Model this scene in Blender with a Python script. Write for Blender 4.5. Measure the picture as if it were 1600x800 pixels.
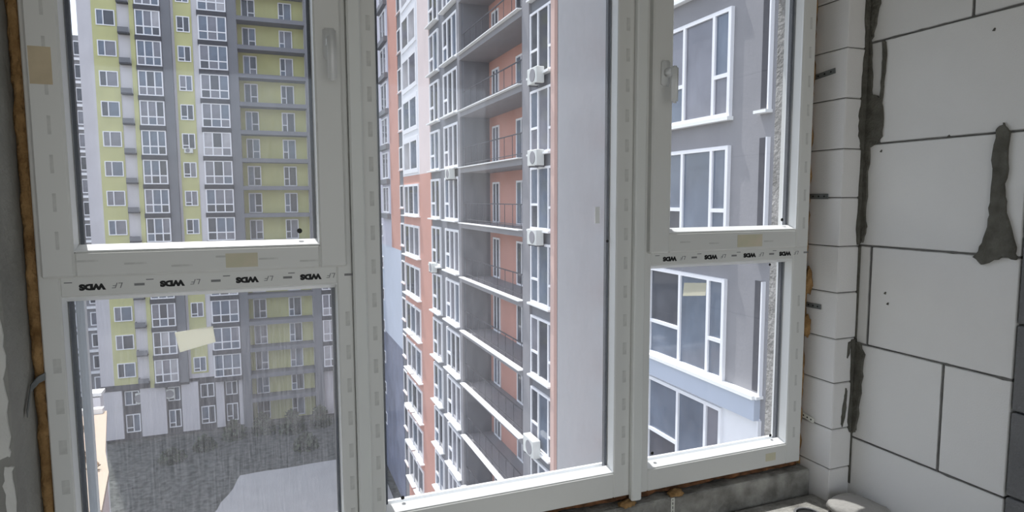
import bpy, bmesh, math, random
from mathutils import Matrix, Vector, noise as mnoise
random.seed(7)
SC = bpy.context.scene
for o in list(bpy.data.objects):
    bpy.data.objects.remove(o, do_unlink=True)
COL = SC.collection

# ------------------------------------------------------------------ camera
YAW, PITCH, ROLL, FPX = math.radians(21.2), math.radians(5.25), math.radians(-0.25), 985.0
right = Vector((math.cos(YAW), -math.sin(YAW), 0))
fwd0 = Vector((math.sin(YAW), math.cos(YAW), 0))
upv = Vector((0, 0, 1))
fwd = fwd0 * math.cos(PITCH) - upv * math.sin(PITCH)
u2 = upv * math.cos(PITCH) + fwd0 * math.sin(PITCH)
r3 = right * math.cos(ROLL) + u2 * math.sin(ROLL)
u3 = u2 * math.cos(ROLL) - right * math.sin(ROLL)
cam_d = bpy.data.cameras.new('camera')
cam_d.sensor_width = 36.0
cam_d.lens = FPX / 1600.0 * 36.0
cam_d.clip_start = 0.02
cam_d.clip_end = 600
cam = bpy.data.objects.new('camera', cam_d)
COL.objects.link(cam)
M = Matrix(((r3.x, u3.x, -fwd.x, 0), (r3.y, u3.y, -fwd.y, -1.5), (r3.z, u3.z, -fwd.z, 1.6), (0, 0, 0, 1)))
cam.matrix_world = M
SC.camera = cam

# ------------------------------------------------------------------ world, sun, exposure
SUN_EL, SUN_AZ = math.radians(66), math.radians(-16)     # azimuth from +Y towards +X
W = bpy.data.worlds.new('world')
SC.world = W
W.use_nodes = True
nt = W.node_tree
nt.nodes.clear()
sky = nt.nodes.new('ShaderNodeTexSky')
sky.sky_type = 'NISHITA'
sky.sun_disc = False
sky.sun_elevation = SUN_EL
sky.sun_rotation = SUN_AZ
sky.altitude = 100
sky.air_density = 1.0
sky.dust_density = 2.5
sky.ozone_density = 1.0
mixw = nt.nodes.new('ShaderNodeMixRGB')
mixw.inputs[0].default_value = 0.6
mixw.inputs[2].default_value = (3.6, 3.55, 3.45, 1)
bg = nt.nodes.new('ShaderNodeBackground')
bg.inputs[1].default_value = 0.25
wo = nt.nodes.new('ShaderNodeOutputWorld')
nt.links.new(sky.outputs[0], mixw.inputs[1])
nt.links.new(mixw.outputs[0], bg.inputs[0])
nt.links.new(bg.outputs[0], wo.inputs[0])

sd = bpy.data.lights.new('sun', 'SUN')
sd.energy = 3.2
sd.angle = math.radians(0.8)
sd.color = (1.0, 0.96, 0.9)
sun = bpy.data.objects.new('sun', sd)
COL.objects.link(sun)
sdir = Vector((math.sin(SUN_AZ) * math.cos(SUN_EL), math.cos(SUN_AZ) * math.cos(SUN_EL), math.sin(SUN_EL)))
sun.rotation_euler = sdir.to_track_quat('Z', 'Y').to_euler()
sun.location = (0, 20, 60)

SC.view_settings.view_transform = 'Standard'
SC.view_settings.look = 'None'
SC.view_settings.gamma = 1.0
SC.view_settings.use_curve_mapping = False
SC.view_settings.exposure = 0.8

# ------------------------------------------------------------------ materials
def new_mat(name):
    m = bpy.data.materials.new(name)
    m.use_nodes = True
    return m, m.node_tree, m.node_tree.nodes['Principled BSDF']

def solid(name, col, rough=0.6, var=0.08, scale=3.0, bump=0.0, bscale=60.0, spec=0.3, metal=0.0, col2=None, detail=4.0):
    m, t, b = new_mat(name)
    b.inputs['Roughness'].default_value = rough
    b.inputs['Specular IOR Level'].default_value = spec
    b.inputs['Metallic'].default_value = metal
    tc = t.nodes.new('ShaderNodeTexCoord')
    n = t.nodes.new('ShaderNodeTexNoise')
    n.inputs['Scale'].default_value = scale
    n.inputs['Detail'].default_value = detail
    t.links.new(tc.outputs['Object'], n.inputs['Vector'])
    r = t.nodes.new('ShaderNodeValToRGB')
    r.color_ramp.elements[0].position = 0.3
    r.color_ramp.elements[1].position = 0.7
    a = [max(0, c * (1 - var)) for c in col]
    c2 = col2 if col2 else [min(1, c * (1 + var)) for c in col]
    r.color_ramp.elements[0].color = (*a, 1)
    r.color_ramp.elements[1].color = (*c2, 1)
    t.links.new(n.outputs['Fac'], r.inputs['Fac'])
    t.links.new(r.outputs['Color'], b.inputs['Base Color'])
    if bump > 0:
        n2 = t.nodes.new('ShaderNodeTexNoise')
        n2.inputs['Scale'].default_value = bscale
        n2.inputs['Detail'].default_value = 5
        t.links.new(tc.outputs['Object'], n2.inputs['Vector'])
        bp = t.nodes.new('ShaderNodeBump')
        bp.inputs['Strength'].default_value = bump
        bp.inputs['Distance'].default_value = 0.02
        t.links.new(n2.outputs['Fac'], bp.inputs['Height'])
        t.links.new(bp.outputs['Normal'], b.inputs['Normal'])
    return m

def dirty_glass(name, lo, hi, streak, tint=(0.93, 0.95, 0.98)):
    m, t, b = new_mat(name)
    t.nodes.remove(b)
    out = t.nodes['Material Output']
    tr = t.nodes.new('ShaderNodeBsdfTransparent')
    tr.inputs[0].default_value = (*tint, 1)
    gl = t.nodes.new('ShaderNodeBsdfGlossy')
    gl.inputs['Roughness'].default_value = 0.02
    gl.inputs['Color'].default_value = (1, 1, 1, 1)
    df = t.nodes.new('ShaderNodeBsdfDiffuse')
    df.inputs[0].default_value = (0.78, 0.78, 0.82, 1)
    tl = t.nodes.new('ShaderNodeBsdfTranslucent')
    tl.inputs[0].default_value = (0.82, 0.82, 0.88, 1)
    dm = t.nodes.new('ShaderNodeMixShader')
    dm.inputs[0].default_value = 0.6
    t.links.new(df.outputs[0], dm.inputs[1])
    t.links.new(tl.outputs[0], dm.inputs[2])
    tc = t.nodes.new('ShaderNodeTexCoord')
    mp = t.nodes.new('ShaderNodeMapping')
    mp.inputs['Scale'].default_value = (streak, 1, 3.5)
    t.links.new(tc.outputs['Object'], mp.inputs['Vector'])
    n = t.nodes.new('ShaderNodeTexNoise')
    n.inputs['Scale'].default_value = 4.0
    n.inputs['Detail'].default_value = 7
    n.inputs['Roughness'].default_value = 0.7
    t.links.new(mp.outputs[0], n.inputs['Vector'])
    mr = t.nodes.new('ShaderNodeMapRange')
    mr.inputs['From Min'].default_value = 0.32
    mr.inputs['From Max'].default_value = 0.72
    mr.inputs['To Min'].default_value = lo
    mr.inputs['To Max'].default_value = hi
    t.links.new(n.outputs['Fac'], mr.inputs['Value'])
    m1 = t.nodes.new('ShaderNodeMixShader')
    t.links.new(mr.outputs[0], m1.inputs[0])
    t.links.new(tr.outputs[0], m1.inputs[1])
    t.links.new(dm.outputs[0], m1.inputs[2])
    lw = t.nodes.new('ShaderNodeLayerWeight')
    lw.inputs['Blend'].default_value = 0.5
    pw = t.nodes.new('ShaderNodeMath')
    pw.operation = 'POWER'
    pw.inputs[1].default_value = 4.0
    t.links.new(lw.outputs['Facing'], pw.inputs[0])
    fr = t.nodes.new('ShaderNodeMath')
    fr.operation = 'MULTIPLY_ADD'
    fr.inputs[1].default_value = 0.35
    fr.inputs[2].default_value = 0.02
    t.links.new(pw.outputs[0], fr.inputs[0])
    m2 = t.nodes.new('ShaderNodeMixShader')
    t.links.new(fr.outputs[0], m2.inputs[0])
    t.links.new(m1.outputs[0], m2.inputs[1])
    t.links.new(gl.outputs[0], m2.inputs[2])
    t.links.new(m2.outputs[0], out.inputs[0])
    return m

MT = {}
MT['pvc'] = solid('pvc_white', (0.74, 0.74, 0.71), 0.35, 0.02, 2, spec=0.4)
MT['pvc_cover'] = solid('pvc_cover', (0.78, 0.79, 0.76), 0.35, 0.02, 2)
MT['bead'] = solid('pvc_bead', (0.86, 0.87, 0.86), 0.3, 0.01, 2)
MT['reveal_shade'] = solid('reveal_shade_dark', (0.10, 0.105, 0.11), 0.5, 0.1, 5)  # dark colour paints in the shade of the reveal sides
MT['ink'] = solid('ink_black', (0.015, 0.015, 0.015), 0.6, 0.1, 5)
MT['ink_faint'] = solid('ink_faint', (0.62, 0.62, 0.59), 0.6, 0.15, 40)
MT['ink_grey'] = solid('ink_grey', (0.25, 0.25, 0.25), 0.6, 0.2, 40)
MT['tape_beige'] = solid('tape_beige', (0.60, 0.50, 0.34), 0.6, 0.1, 20)
MT['tape_yellow'] = solid('tape_yellow', (0.64, 0.63, 0.45), 0.6, 0.05, 20, col2=(0.70, 0.62, 0.48))
MT['paper'] = solid('paper_cream', (0.92, 0.91, 0.82), 0.7, 0.02, 10)
_t = MT['paper'].node_tree
_tl = _t.nodes.new('ShaderNodeBsdfTranslucent'); _tl.inputs[0].default_value = (0.96, 0.95, 0.86, 1)
_mx = _t.nodes.new('ShaderNodeMixShader'); _mx.inputs[0].default_value = 0.6
_t.links.new(_t.nodes['Principled BSDF'].outputs[0], _mx.inputs[1]); _t.links.new(_tl.outputs[0], _mx.inputs[2])
_t.links.new(_mx.outputs[0], _t.nodes['Material Output'].inputs[0])
MT['foam'] = solid('foam_orange', (0.36, 0.19, 0.065), 0.9, 0.5, 22, 0.8, 60, col2=(0.46, 0.28, 0.12))
MT['foam_dark'] = solid('foam_dark', (0.10, 0.06, 0.035), 0.9, 0.5, 30, 0.8, 60, col2=(0.32, 0.14, 0.06))
MT['aac'] = solid('aac_block', (0.78, 0.77, 0.745), 0.95, 0.04, 2.5, 0.12, 260, spec=0.1)
MT['aac_b'] = solid('aac_block_b', (0.77, 0.755, 0.735), 0.95, 0.05, 3.0, 0.12, 260, spec=0.1)
MT['joint'] = solid('mortar_joint', (0.16, 0.155, 0.145), 0.95, 0.25, 20, 0.4, 90)
MT['smear'] = solid('mortar_smear', (0.115, 0.11, 0.09), 0.95, 0.25, 25, 0.5, 120, col2=(0.16, 0.155, 0.13))
MT['conc'] = solid('concrete', (0.25, 0.24, 0.215), 0.95, 0.4, 15, 0.6, 60, col2=(0.43, 0.42, 0.385))
MT['conc_l'] = solid('concrete_light', (0.45, 0.44, 0.41), 0.95, 0.12, 6, 0.3, 60)
MT['conc_d'] = solid('concrete_dark', (0.17, 0.17, 0.17), 0.95, 0.12, 8, 0.4, 90)
MT['jamb'] = solid('render_grey', (0.30, 0.295, 0.27), 0.95, 0.15, 6, 0.3, 50)
MT['reveal'] = solid('render_rough', (0.34, 0.33, 0.31), 0.95, 0.3, 14, 0.6, 70, col2=(0.44, 0.43, 0.41))
MT['plaster'] = solid('plaster_white', (0.66, 0.65, 0.61), 0.9, 0.06, 8, 0.2, 60)
MT['floor'] = solid('screed', (0.55, 0.54, 0.52), 0.9, 0.1, 3, 0.2, 40)
MT['steel'] = solid('galvanised', (0.18, 0.19, 0.19), 0.45, 0.3, 30, metal=0.4)
MT['strap'] = solid('strap_white', (0.75, 0.75, 0.68), 0.5, 0.03, 10)
MT['hole'] = solid('hole_dark', (0.02, 0.02, 0.02), 0.9, 0.1, 10)
MT['sack'] = solid('sack_grey', (0.34, 0.33, 0.305), 0.9, 0.12, 10, 0.4, 30)
MT['glass_a'] = dirty_glass('glass_dirty_left', 0.015, 0.05, 26)
MT['glass_b'] = dirty_glass('glass_dirty_low', 0.012, 0.12, 70)
MT['glass_c'] = dirty_glass('glass_dirty_mid', 0.02, 0.06, 14)
MT['glass_d'] = dirty_glass('glass_dirty_right', 0.015, 0.045, 10)
# outside
MT['o_white'] = solid('render_offwhite', (0.62, 0.60, 0.62), 0.9, 0.05, 0.5)
MT['o_yellow'] = solid('render_yellow', (0.54, 0.53, 0.26), 0.9, 0.07, 0.6)
MT['o_grey'] = solid('render_grey_dark', (0.19, 0.195, 0.21), 0.9, 0.06, 0.5)
MT['o_dark'] = solid('render_charcoal', (0.065, 0.065, 0.075), 0.9, 0.08, 0.7)
MT['o_mid'] = solid('render_grey_mid', (0.27, 0.265, 0.275), 0.9, 0.06, 0.8, 0.2, 14)
MT['o_coral'] = solid('render_coral', (0.55, 0.29, 0.23), 0.9, 0.05, 0.6)
MT['o_coral_lit'] = solid('render_coral_lit', (0.62, 0.44, 0.38), 0.9, 0.04, 0.6)  # coral made paler, light on the pilaster put into the colour
MT['o_pink'] = solid('render_pinkwhite', (0.70, 0.60, 0.58), 0.9, 0.04, 0.6)
MT['o_panel'] = solid('render_pale', (0.57, 0.605, 0.615), 0.85, 0.03, 0.3)
MT['o_lilac'] = solid('render_lilac', (0.55, 0.54, 0.62), 0.9, 0.06, 0.5)
MT['o_blue'] = solid('render_paleblue', (0.50, 0.55, 0.64), 0.8, 0.03, 0.5)
MT['o_slate'] = solid('render_slate', (0.17, 0.19, 0.26), 0.8, 0.2, 0.6)
MT['o_frame'] = solid('frame_white', (0.85, 0.85, 0.87), 0.5, 0.02, 0.5)
MT['o_sill'] = solid('sill_white', (0.88, 0.88, 0.86), 0.5, 0.02, 0.5)
MT['o_rail'] = solid('rail_dark', (0.08, 0.08, 0.09), 0.5, 0.05, 1)
MT['o_cream'] = solid('roof_cream', (0.46, 0.40, 0.30), 0.9, 0.07, 0.5, col2=(0.50, 0.37, 0.29))
MT['o_ac'] = solid('ac_white', (0.70, 0.71, 0.67), 0.5, 0.03, 3)
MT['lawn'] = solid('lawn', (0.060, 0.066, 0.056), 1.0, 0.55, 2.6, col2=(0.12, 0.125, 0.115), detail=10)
MT['pave'] = solid('paving', (0.38, 0.38, 0.375), 0.95, 0.06, 0.5)
MT['leaf'] = solid('leaf_green', (0.055, 0.075, 0.045), 0.9, 0.4, 1.5, col2=(0.10, 0.12, 0.07))
MT['brown'] = solid('dry_plant', (0.22, 0.14, 0.08), 0.9, 0.3, 2)

def out_glass(name, col, rough=0.06, spec=0.5):
    return solid(name, col, rough, 0.25, 0.9, spec=spec)
GL = [out_glass('pane_dark', (0.07, 0.075, 0.09)), out_glass('pane_blue', (0.14, 0.17, 0.22)), out_glass('pane_grey', (0.20, 0.20, 0.23)), out_glass('pane_curtain', (0.42, 0.41, 0.43), 0.3)]
for i, g in enumerate(GL):
    MT['gl%d' % i] = g

# ------------------------------------------------------------------ helpers
WL = {}          # world location of every object by name
def reg(o, loc, parent):
    COL.objects.link(o)
    loc = Vector(loc)
    WL[o.name] = loc.copy()
    if parent is not None:
        o.parent = parent
        o.location = loc - WL[parent.name]
    else:
        o.location = loc
    return o

def tag(o, label=None, cat=None, group=None, kind=None):
    if label: o['label'] = label
    if cat: o['category'] = cat
    if group: o['group'] = group
    if kind: o['kind'] = kind
    return o

def empty(name, loc, label=None, cat=None, group=None, kind=None, parent=None):
    o = bpy.data.objects.new(name, None)
    o.empty_display_size = 0.1
    reg(o, loc, parent)
    return tag(o, label, cat, group, kind)

MESH = {}
BOXF = [(0, 3, 2, 1), (4, 5, 6, 7), (0, 1, 5, 4), (1, 2, 6, 5), (2, 3, 7, 6), (3, 0, 4, 7)]
def boxes_mesh(key, boxes, mat, bevel=0.0):
    k = (key, mat, bevel)
    if k in MESH:
        return MESH[k]
    V, Fc = [], []
    for (x0, x1, y0, y1, z0, z1) in boxes:
        n = len(V)
        V += [(x0, y0, z0), (x1, y0, z0), (x1, y1, z0), (x0, y1, z0), (x0, y0, z1), (x1, y0, z1), (x1, y1, z1), (x0, y1, z1)]
        Fc += [tuple(n + i for i in f) for f in BOXF]
    me = bpy.data.meshes.new('m')
    me.from_pydata(V, [], Fc)
    if bevel > 0:
        bm = bmesh.new()
        bm.from_mesh(me)
        bmesh.ops.bevel(bm, geom=bm.edges[:], offset=bevel, segments=1, affect='EDGES')
        bm.to_mesh(me)
        bm.free()
    me.materials.append(MT[mat])
    me.update()
    MESH[k] = me
    return me

def box(name, x0, x1, y0, y1, z0, z1, mat, parent=None, bevel=0.0):
    d = (round(x1 - x0, 4), round(y1 - y0, 4), round(z1 - z0, 4))
    me = boxes_mesh(('b', d), [(0, d[0], 0, d[1], 0, d[2])], mat, bevel)
    return reg(bpy.data.objects.new(name, me), (x0, y0, z0), parent)

def boxes(name, key, loc, bl, mat, parent=None, bevel=0.0):
    me = boxes_mesh(key, bl, mat, bevel)
    return reg(bpy.data.objects.new(name, me), loc, parent)

def mesh_obj(name, V, F, mat, parent=None, loc=None, smooth=False):
    """V in world coordinates; object origin at loc"""
    if loc is None:
        loc = Vector(V[0])
    loc = Vector(loc)
    me = bpy.data.meshes.new(name)
    me.from_pydata([tuple(Vector(v) - loc) for v in V], [], F)
    me.materials.append(MT[mat])
    if smooth:
        for p in me.polygons: p.use_smooth = True
    me.update()
    bm = bmesh.new(); bm.from_mesh(me)
    bmesh.ops.recalc_face_normals(bm, faces=bm.faces)
    bm.to_mesh(me); bm.free()
    return reg(bpy.data.objects.new(name, me), loc, parent)

def ring(name, rect, prof, mat, parent, kx=1.0):
    """mitred ring around an opening rect (x0,x1,z0,z1); prof = closed list of (inset, y)"""
    x0, x1, z0, z1 = rect
    V, F = [], []
    n = len(prof)
    for (sx, sz) in ((0, 0), (1, 0), (1, 1), (0, 1)):
        for (i, y) in prof:
            V.append((x0 + i * kx if sx == 0 else x1 - i * kx, y, z0 + i if sz == 0 else z1 - i))
    for c in range(4):
        d = (c + 1) % 4
        for k in range(n):
            l = (k + 1) % n
            F.append((c * n + k, d * n + k, d * n + l, c * n + l))
    return mesh_obj(name, V, F, mat, parent, loc=(x0, prof[0][1], z0))

def prism(name, pts, axis, a0, a1, mat, parent=None):
    """outline extruded along an axis: 'X' pts=(y,z), 'Y' pts=(x,z), 'Z' pts=(x,y)"""
    n = len(pts)
    def P(p, a):
        return {'X': (a, p[0], p[1]), 'Y': (p[0], a, p[1]), 'Z': (p[0], p[1], a)}[axis]
    V = [P(p, a0) for p in pts] + [P(p, a1) for p in pts]
    F = [tuple(range(n)), tuple(range(2 * n - 1, n - 1, -1))]
    F += [(i, (i + 1) % n, n + (i + 1) % n, n + i) for i in range(n)]
    return mesh_obj(name, V, F, mat, parent)

def ragged(pts, amp, sub=4, seed=0):
    rnd = random.Random(seed)
    out = []
    n = len(pts)
    for i in range(n):
        a, b = pts[i], pts[(i + 1) % n]
        for k in range(sub):
            t = k / sub
            out.append((a[0] + (b[0] - a[0]) * t + rnd.uniform(-amp, amp), a[1] + (b[1] - a[1]) * t + rnd.uniform(-amp, amp)))
    return out

def text_mesh(name, body, size, mat, parent, x, y, z, bold=0.0, shear=0.0, squash=1.0):
    """flat lettering on a face that looks to -Y, turned upside down like the printed film"""
    cu = bpy.data.curves.new('t', 'FONT')
    cu.body = body
    cu.size = size
    cu.offset = bold
    cu.shear = shear
    cu.extrude = 0.0002
    cu.align_x = 'CENTER'
    cu.align_y = 'CENTER'
    cu.resolution_u = 3
    ob = bpy.data.objects.new('t', cu)
    COL.objects.link(ob)
    dg = bpy.context.evaluated_depsgraph_get()
    me = bpy.data.meshes.new_from_object(ob.evaluated_get(dg))
    bpy.data.objects.remove(ob, do_unlink=True)
    for v in me.vertices:
        px, py, pz = v.co
        v.co = (-px, -pz, -py * squash)
    me.materials.clear()
    me.materials.append(MT[mat])
    return me

# ------------------------------------------------------------------ room shell
FACE = -0.095
wall_r = empty('wall_right', (1.685, -0.1, 0), 'bare wall of large pale aerated blocks right of the windows', 'wall', kind='structure')
box('mortar_bed', 1.690, 1.85, -0.535, FACE + 0.02, 0, 2.75, 'joint', wall_r)
rows = [(0.0, 0.25, []), (0.25, 0.55, [-0.368]), (0.55, 0.85, []), (0.85, 1.15, [-0.368]), (1.15, 1.452, [-0.135]), (1.452, 1.755, []), (1.755, 2.052, [-0.143]), (2.052, 2.352, [-0.391]), (2.352, 2.65, [])]
for (z0, z1, js) in rows:
    ys = [FACE + 0.015] + js + [-0.538]
    for a, b in zip(ys[:-1], ys[1:]):
        j = random.uniform(-0.0008, 0.0008)
        g = 0.0022
        box('block', 1.685 + j, 1.80, b + g, a - g, z0 + g, z1 - g, 'aac', wall_r, bevel=0.0022)
# dark concrete blockwork that carries on past the pale blocks
z = 0.0
i = 0
while z < 2.6:
    zz = z + 0.215
    for a in range(6):
        y1 = -0.540 - a * 0.4 - (0.2 if (i % 2 and a) else 0.0)
        y0 = -0.540 - (a + 1) * 0.4 - (0.2 if i % 2 else 0.0)
        box('concrete_block', 1.680, 1.85, y0 + 0.003, y1 - 0.002, z + 0.003, zz - 0.003, 'conc_d', wall_r, bevel=0.003)
    z = zz
    i += 1
box('mortar_backing', 1.70, 1.87, -3.1, -0.545, 0, 2.75, 'joint', wall_r)

rj = random.Random(77)
def joint_line(p0, p1, horiz, seed):
    n = 22
    q = random.Random(seed)
    up_, dn = [], []
    for k in range(n + 1):
        t = k / n
        a = p0 + (p1 - p0) * t
        w = 0.0007 + abs(q.gauss(0, 0.0007)) + (0.0022 if q.random() < 0.06 else 0)
        c = q.uniform(-0.0006, 0.0006)
        if horiz is not None:
            up_.append((a, horiz + c + w)); dn.append((a, horiz + c - w))
        else:
            up_.append((seed[0] + c + w, a)); dn.append((seed[0] + c - w, a))
    return up_ + dn[::-1]
for (z0, z1, js) in rows[1:]:
    prism('mortar_joint', joint_line(FACE - 0.001, -0.536, z0, int(z0 * 1000)), 'X', 1.6838, 1.692, 'joint', wall_r)
    for y in js:
        q = random.Random(int(-y * 1000))
        pts_l = [(y + 0.0008 + abs(q.gauss(0, 0.0008)), z0 + (z1 - z0) * k / 14) for k in range(15)]
        pts_r = [(y - 0.0008 - abs(q.gauss(0, 0.0008)), z0 + (z1 - z0) * k / 14) for k in range(15)]
        prism('mortar_joint', pts_l + pts_r[::-1], 'X', 1.6838, 1.692, 'joint', wall_r)

def smear_wall(pts, seed, d=0.006, amp=0.003):
    return prism('mortar_smear', ragged(pts, amp, 4, seed), 'X', 1.6835 - d, 1.6885, 'smear', wall_r)
smear_wall([(-0.100, 2.45), (-0.132, 2.45), (-0.130, 2.25), (-0.128, 2.16), (-0.118, 2.10), (-0.106, 2.06), (-0.108, 2.00), (-0.116, 1.95), (-0.114, 1.90), (-0.148, 1.885), (-0.156, 1.84), (-0.152, 1.775), (-0.140, 1.757), (-0.118, 1.745), (-0.113, 1.65), (-0.112, 1.55), (-0.116, 1.50), (-0.106, 1.46), (-0.098, 1.50), (-0.098, 1.8)], 3)
smear_wall([(-0.140, 2.050), (-0.152, 2.045), (-0.156, 1.99), (-0.152, 1.93), (-0.150, 1.88), (-0.142, 1.88), (-0.144, 1.95), (-0.146, 2.0)], 4, 0.005, 0.0015)
smear_wall([(-0.467, 1.76), (-0.484, 1.777), (-0.495, 1.755), (-0.497, 1.68), (-0.493, 1.61), (-0.502, 1.56), (-0.525, 1.475), (-0.530, 1.448), (-0.497, 1.452), (-0.455, 1.425), (-0.432, 1.443), (-0.450, 1.48), (-0.462, 1.54), (-0.464, 1.60), (-0.462, 1.69)], 5, 0.007, 0.0025)
smear_wall([(-0.100, 1.155), (-0.112, 1.153), (-0.130, 1.12), (-0.126, 1.05), (-0.120, 0.95), (-0.114, 0.875), (-0.100, 0.865)], 6, 0.007, 0.003)
for (yy, zz) in ((-0.155, 1.735), (-0.35, 1.76), (-0.19, 1.32), (-0.20, 1.29), (-0.447, 2.01)):
    prism('chip_mark', ragged([(yy, zz), (yy + 0.006, zz), (yy + 0.006, zz - 0.006), (yy, zz - 0.006)], 0.002, 2, 9), 'X', 1.6832, 1.688, 'smear', wall_r)

wall_f = empty('wall_front', (0.6, 0, 0), 'window wall with block pier, concrete parapet and grey rendered jamb', 'wall', kind='structure')
pz = [0.470, 0.610, 0.754, 0.882, 1.028, 1.166, 1.3086, 1.450, 1.597, 1.742, 1.890, 2.0355, 2.181, 2.326, 2.47, 2.615]
box('outer_reveal', 1.598, 1.688, 0.072, 0.18, 0.47, 2.62, 'reveal', wall_f)
box('mortar_core', 1.606, 1.688, FACE + 0.006, 0.07, 0.47, 2.62, 'joint', wall_f)
for i, (a, b) in enumerate(zip(pz[:-1], pz[1:])):
    jx, jy = random.uniform(-0.001, 0.001), random.uniform(-0.0012, 0.0012)
    box('block', 1.600 + jx, 1.684, FACE + jy, 0.06, a + 0.0015, b - 0.0015, 'aac_b', wall_f, bevel=0.003)
def smear_pier(pts, seed, amp=0.002):
    return prism('mortar_smear', ragged(pts, amp, 4, seed), 'Y', FACE - 0.005, FACE + 0.003, 'smear', wall_f)
smear_pier([(1.670, 2.45), (1.685, 2.45), (1.685, 1.46), (1.672, 1.455), (1.664, 1.50), (1.668, 1.60), (1.668, 1.74), (1.656, 1.78), (1.654, 1.84), (1.662, 1.90), (1.660, 1.97), (1.668, 2.05), (1.662, 2.12), (1.664, 2.3)], 11)
smear_pier([(1.678, 1.45), (1.684, 1.45), (1.684, 0.70), (1.681, 0.70), (1.680, 1.0), (1.680, 1.2)], 12, 0.001)
smear_pier([(1.665, 1.160), (1.684, 1.165), (1.684, 0.87), (1.672, 0.865), (1.664, 0.90), (1.669, 1.02)], 13)
smear_pier([(1.650, 1.01), (1.655, 1.00), (1.652, 0.93), (1.642, 0.888), (1.636, 0.895), (1.638, 0.93), (1.645, 0.98)], 14, 0.0015)
smear_pier([(1.652, 1.155), (1.660, 1.155), (1.658, 1.12), (1.650, 1.105)], 15, 0.001)

# parapet and ledge
box('parapet', -1.1, 1.599, -0.022, 0.24, -0.3, 0.728, 'conc', wall_f, bevel=0.004)
box('ledge', -1.1, 1.684, -0.34, -0.0225, 0.0, 0.650, 'conc', wall_f, bevel=0.012)
# left jamb with a strip of old plaster
box('jamb', -1.1, -0.449, -0.130, 0.24, 0.729, 2.75, 'jamb', wall_f, bevel=0.006)
prism('plaster_patch', ragged([(-0.451, 1.50), (-0.453, 1.42), (-0.450, 1.34), (-0.453, 1.26), (-0.450, 1.17), (-0.455, 1.135), (-0.468, 1.13), (-0.60, 1.15), (-0.62, 1.60), (-0.47, 1.55)], 0.0025, 4, 21), 'Y', -0.133, -0.128, 'plaster', wall_f)
prism('plaster_patch', ragged([(-0.450, 1.115), (-0.452, 1.08), (-0.451, 1.03), (-0.456, 0.95), (-0.470, 0.95), (-0.463, 1.03), (-0.466, 1.08), (-0.460, 1.115)], 0.002, 3, 22), 'Y', -0.133, -0.128, 'plaster', wall_f)
box('lintel', -1.1, 1.684, -0.080, 0.24, 2.39, 2.75, 'conc', wall_f)
tag(box('floor', -1.1, 1.69, -3.1, -0.02, -0.15, 0.0, 'floor'), 'bare grey screed floor of the balcony', 'floor', kind='structure')
tag(box('ceiling', -1.1, 1.85, -3.1, 0.24, 2.75, 2.9, 'conc_l'), 'bare concrete ceiling slab', 'ceiling', kind='structure')
wb = empty('wall_back', (0.3, -3.1, 0), 'unseen rendered wall behind with a wide opening sized to let in fill light', 'wall', kind='structure')
box('side_pier', -1.25, -1.0, -3.25, -3.1, 0, 2.75, 'plaster', wb)
box('side_pier', 1.65, 1.85, -3.25, -3.1, 0, 2.75, 'plaster', wb)
box('header', -1.0, 1.65, -3.25, -3.1, 2.45, 2.75, 'plaster', wb)  # opening below is shaped to let sky light fill the room
tag(box('wall_left', -1.25, -1.1, -3.1, 0.24, -0.15, 2.9, 'plaster'), 'pale rendered wall at the left end of the balcony', 'wall', kind='structure')

# ------------------------------------------------------------------ windows
ZB, ZT = 0.750, 2.36
def frame_unit(name, label, x0, x1, ox0, ox1, oz0, transom=None):
    """outer x0..x1, clear opening ox0..ox1, bottom opening oz0, transom=(z0,z1) or None"""
    w = empty(name, ((x0 + x1) / 2, 0, ZB), label, 'window', kind='structure')
    bl = [(x0, ox0, 0, 0.07, ZB, ZT), (ox1, x1, 0, 0.07, ZB, ZT), (ox0, ox1, 0, 0.07, ZB, oz0), (ox0, ox1, 0, 0.07, ZT - 0.06, ZT)]
    if transom:
        bl.append((ox0, ox1, 0, 0.07, transom[0], transom[1]))
    loc = Vector((x0, 0, ZB))
    bl = [(a - loc.x, b - loc.x, c, d, e - loc.z, f - loc.z) for (a, b, c, d, e, f) in bl]
    f = boxes('frame', name, loc, bl, 'pvc', w, bevel=0.0025)
    return w, f

def glazing(parent, rect, gmat, y, gname):
    """bead ring, dark side strips painted as reveal shade, and pane inside a clear opening rect"""
    x0, x1, z0, z1 = rect
    ring('glazing_bead', rect, [(-0.001, y - 0.026), (0.002, y - 0.027), (0.003, y - 0.0255), (0.0015, y - 0.022), (0.0035, y - 0.018), (0.0125, y), (-0.001, y)], 'bead', parent, 0.25)
    g = 0.004
    p = box('pane', x0 + g, x1 - g, y + 0.001, y + 0.006, z0 + g, z1 - g, gmat, parent)
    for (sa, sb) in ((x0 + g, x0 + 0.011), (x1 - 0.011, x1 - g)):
        box('reveal_shade', sa, sb, y + 0.0075, y + 0.019, z0 + g, z1 - g, 'reveal_shade', parent)  # dark strips stand in for the shaded reveal beside the glass
    ring('outer_bead', rect, [(-0.001, y + 0.021), (0.010, y + 0.021), (0.010, y + 0.030), (-0.001, y + 0.034)], 'bead', parent, 0.4)
    return p

def sash(win, rect_out, rect_in, gmat, key):
    x0, x1, z0, z1 = rect_out
    a0, a1, b0, b1 = rect_in
    loc = Vector((x0, -0.020, z0))
    bl = [(x0, a0, -0.020, 0.046, z0, z1), (a1, x1, -0.020, 0.046, z0, z1), (a0, a1, -0.020, 0.046, z0, b0), (a0, a1, -0.020, 0.046, b1, z1)]
    bl = [(a - loc.x, b - loc.x, c - loc.y, d - loc.y, e - loc.z, f - loc.z) for (a, b, c, d, e, f) in bl]
    s = boxes('sash', key, loc, bl, 'pvc', win, bevel=0.004)
    return s

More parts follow.
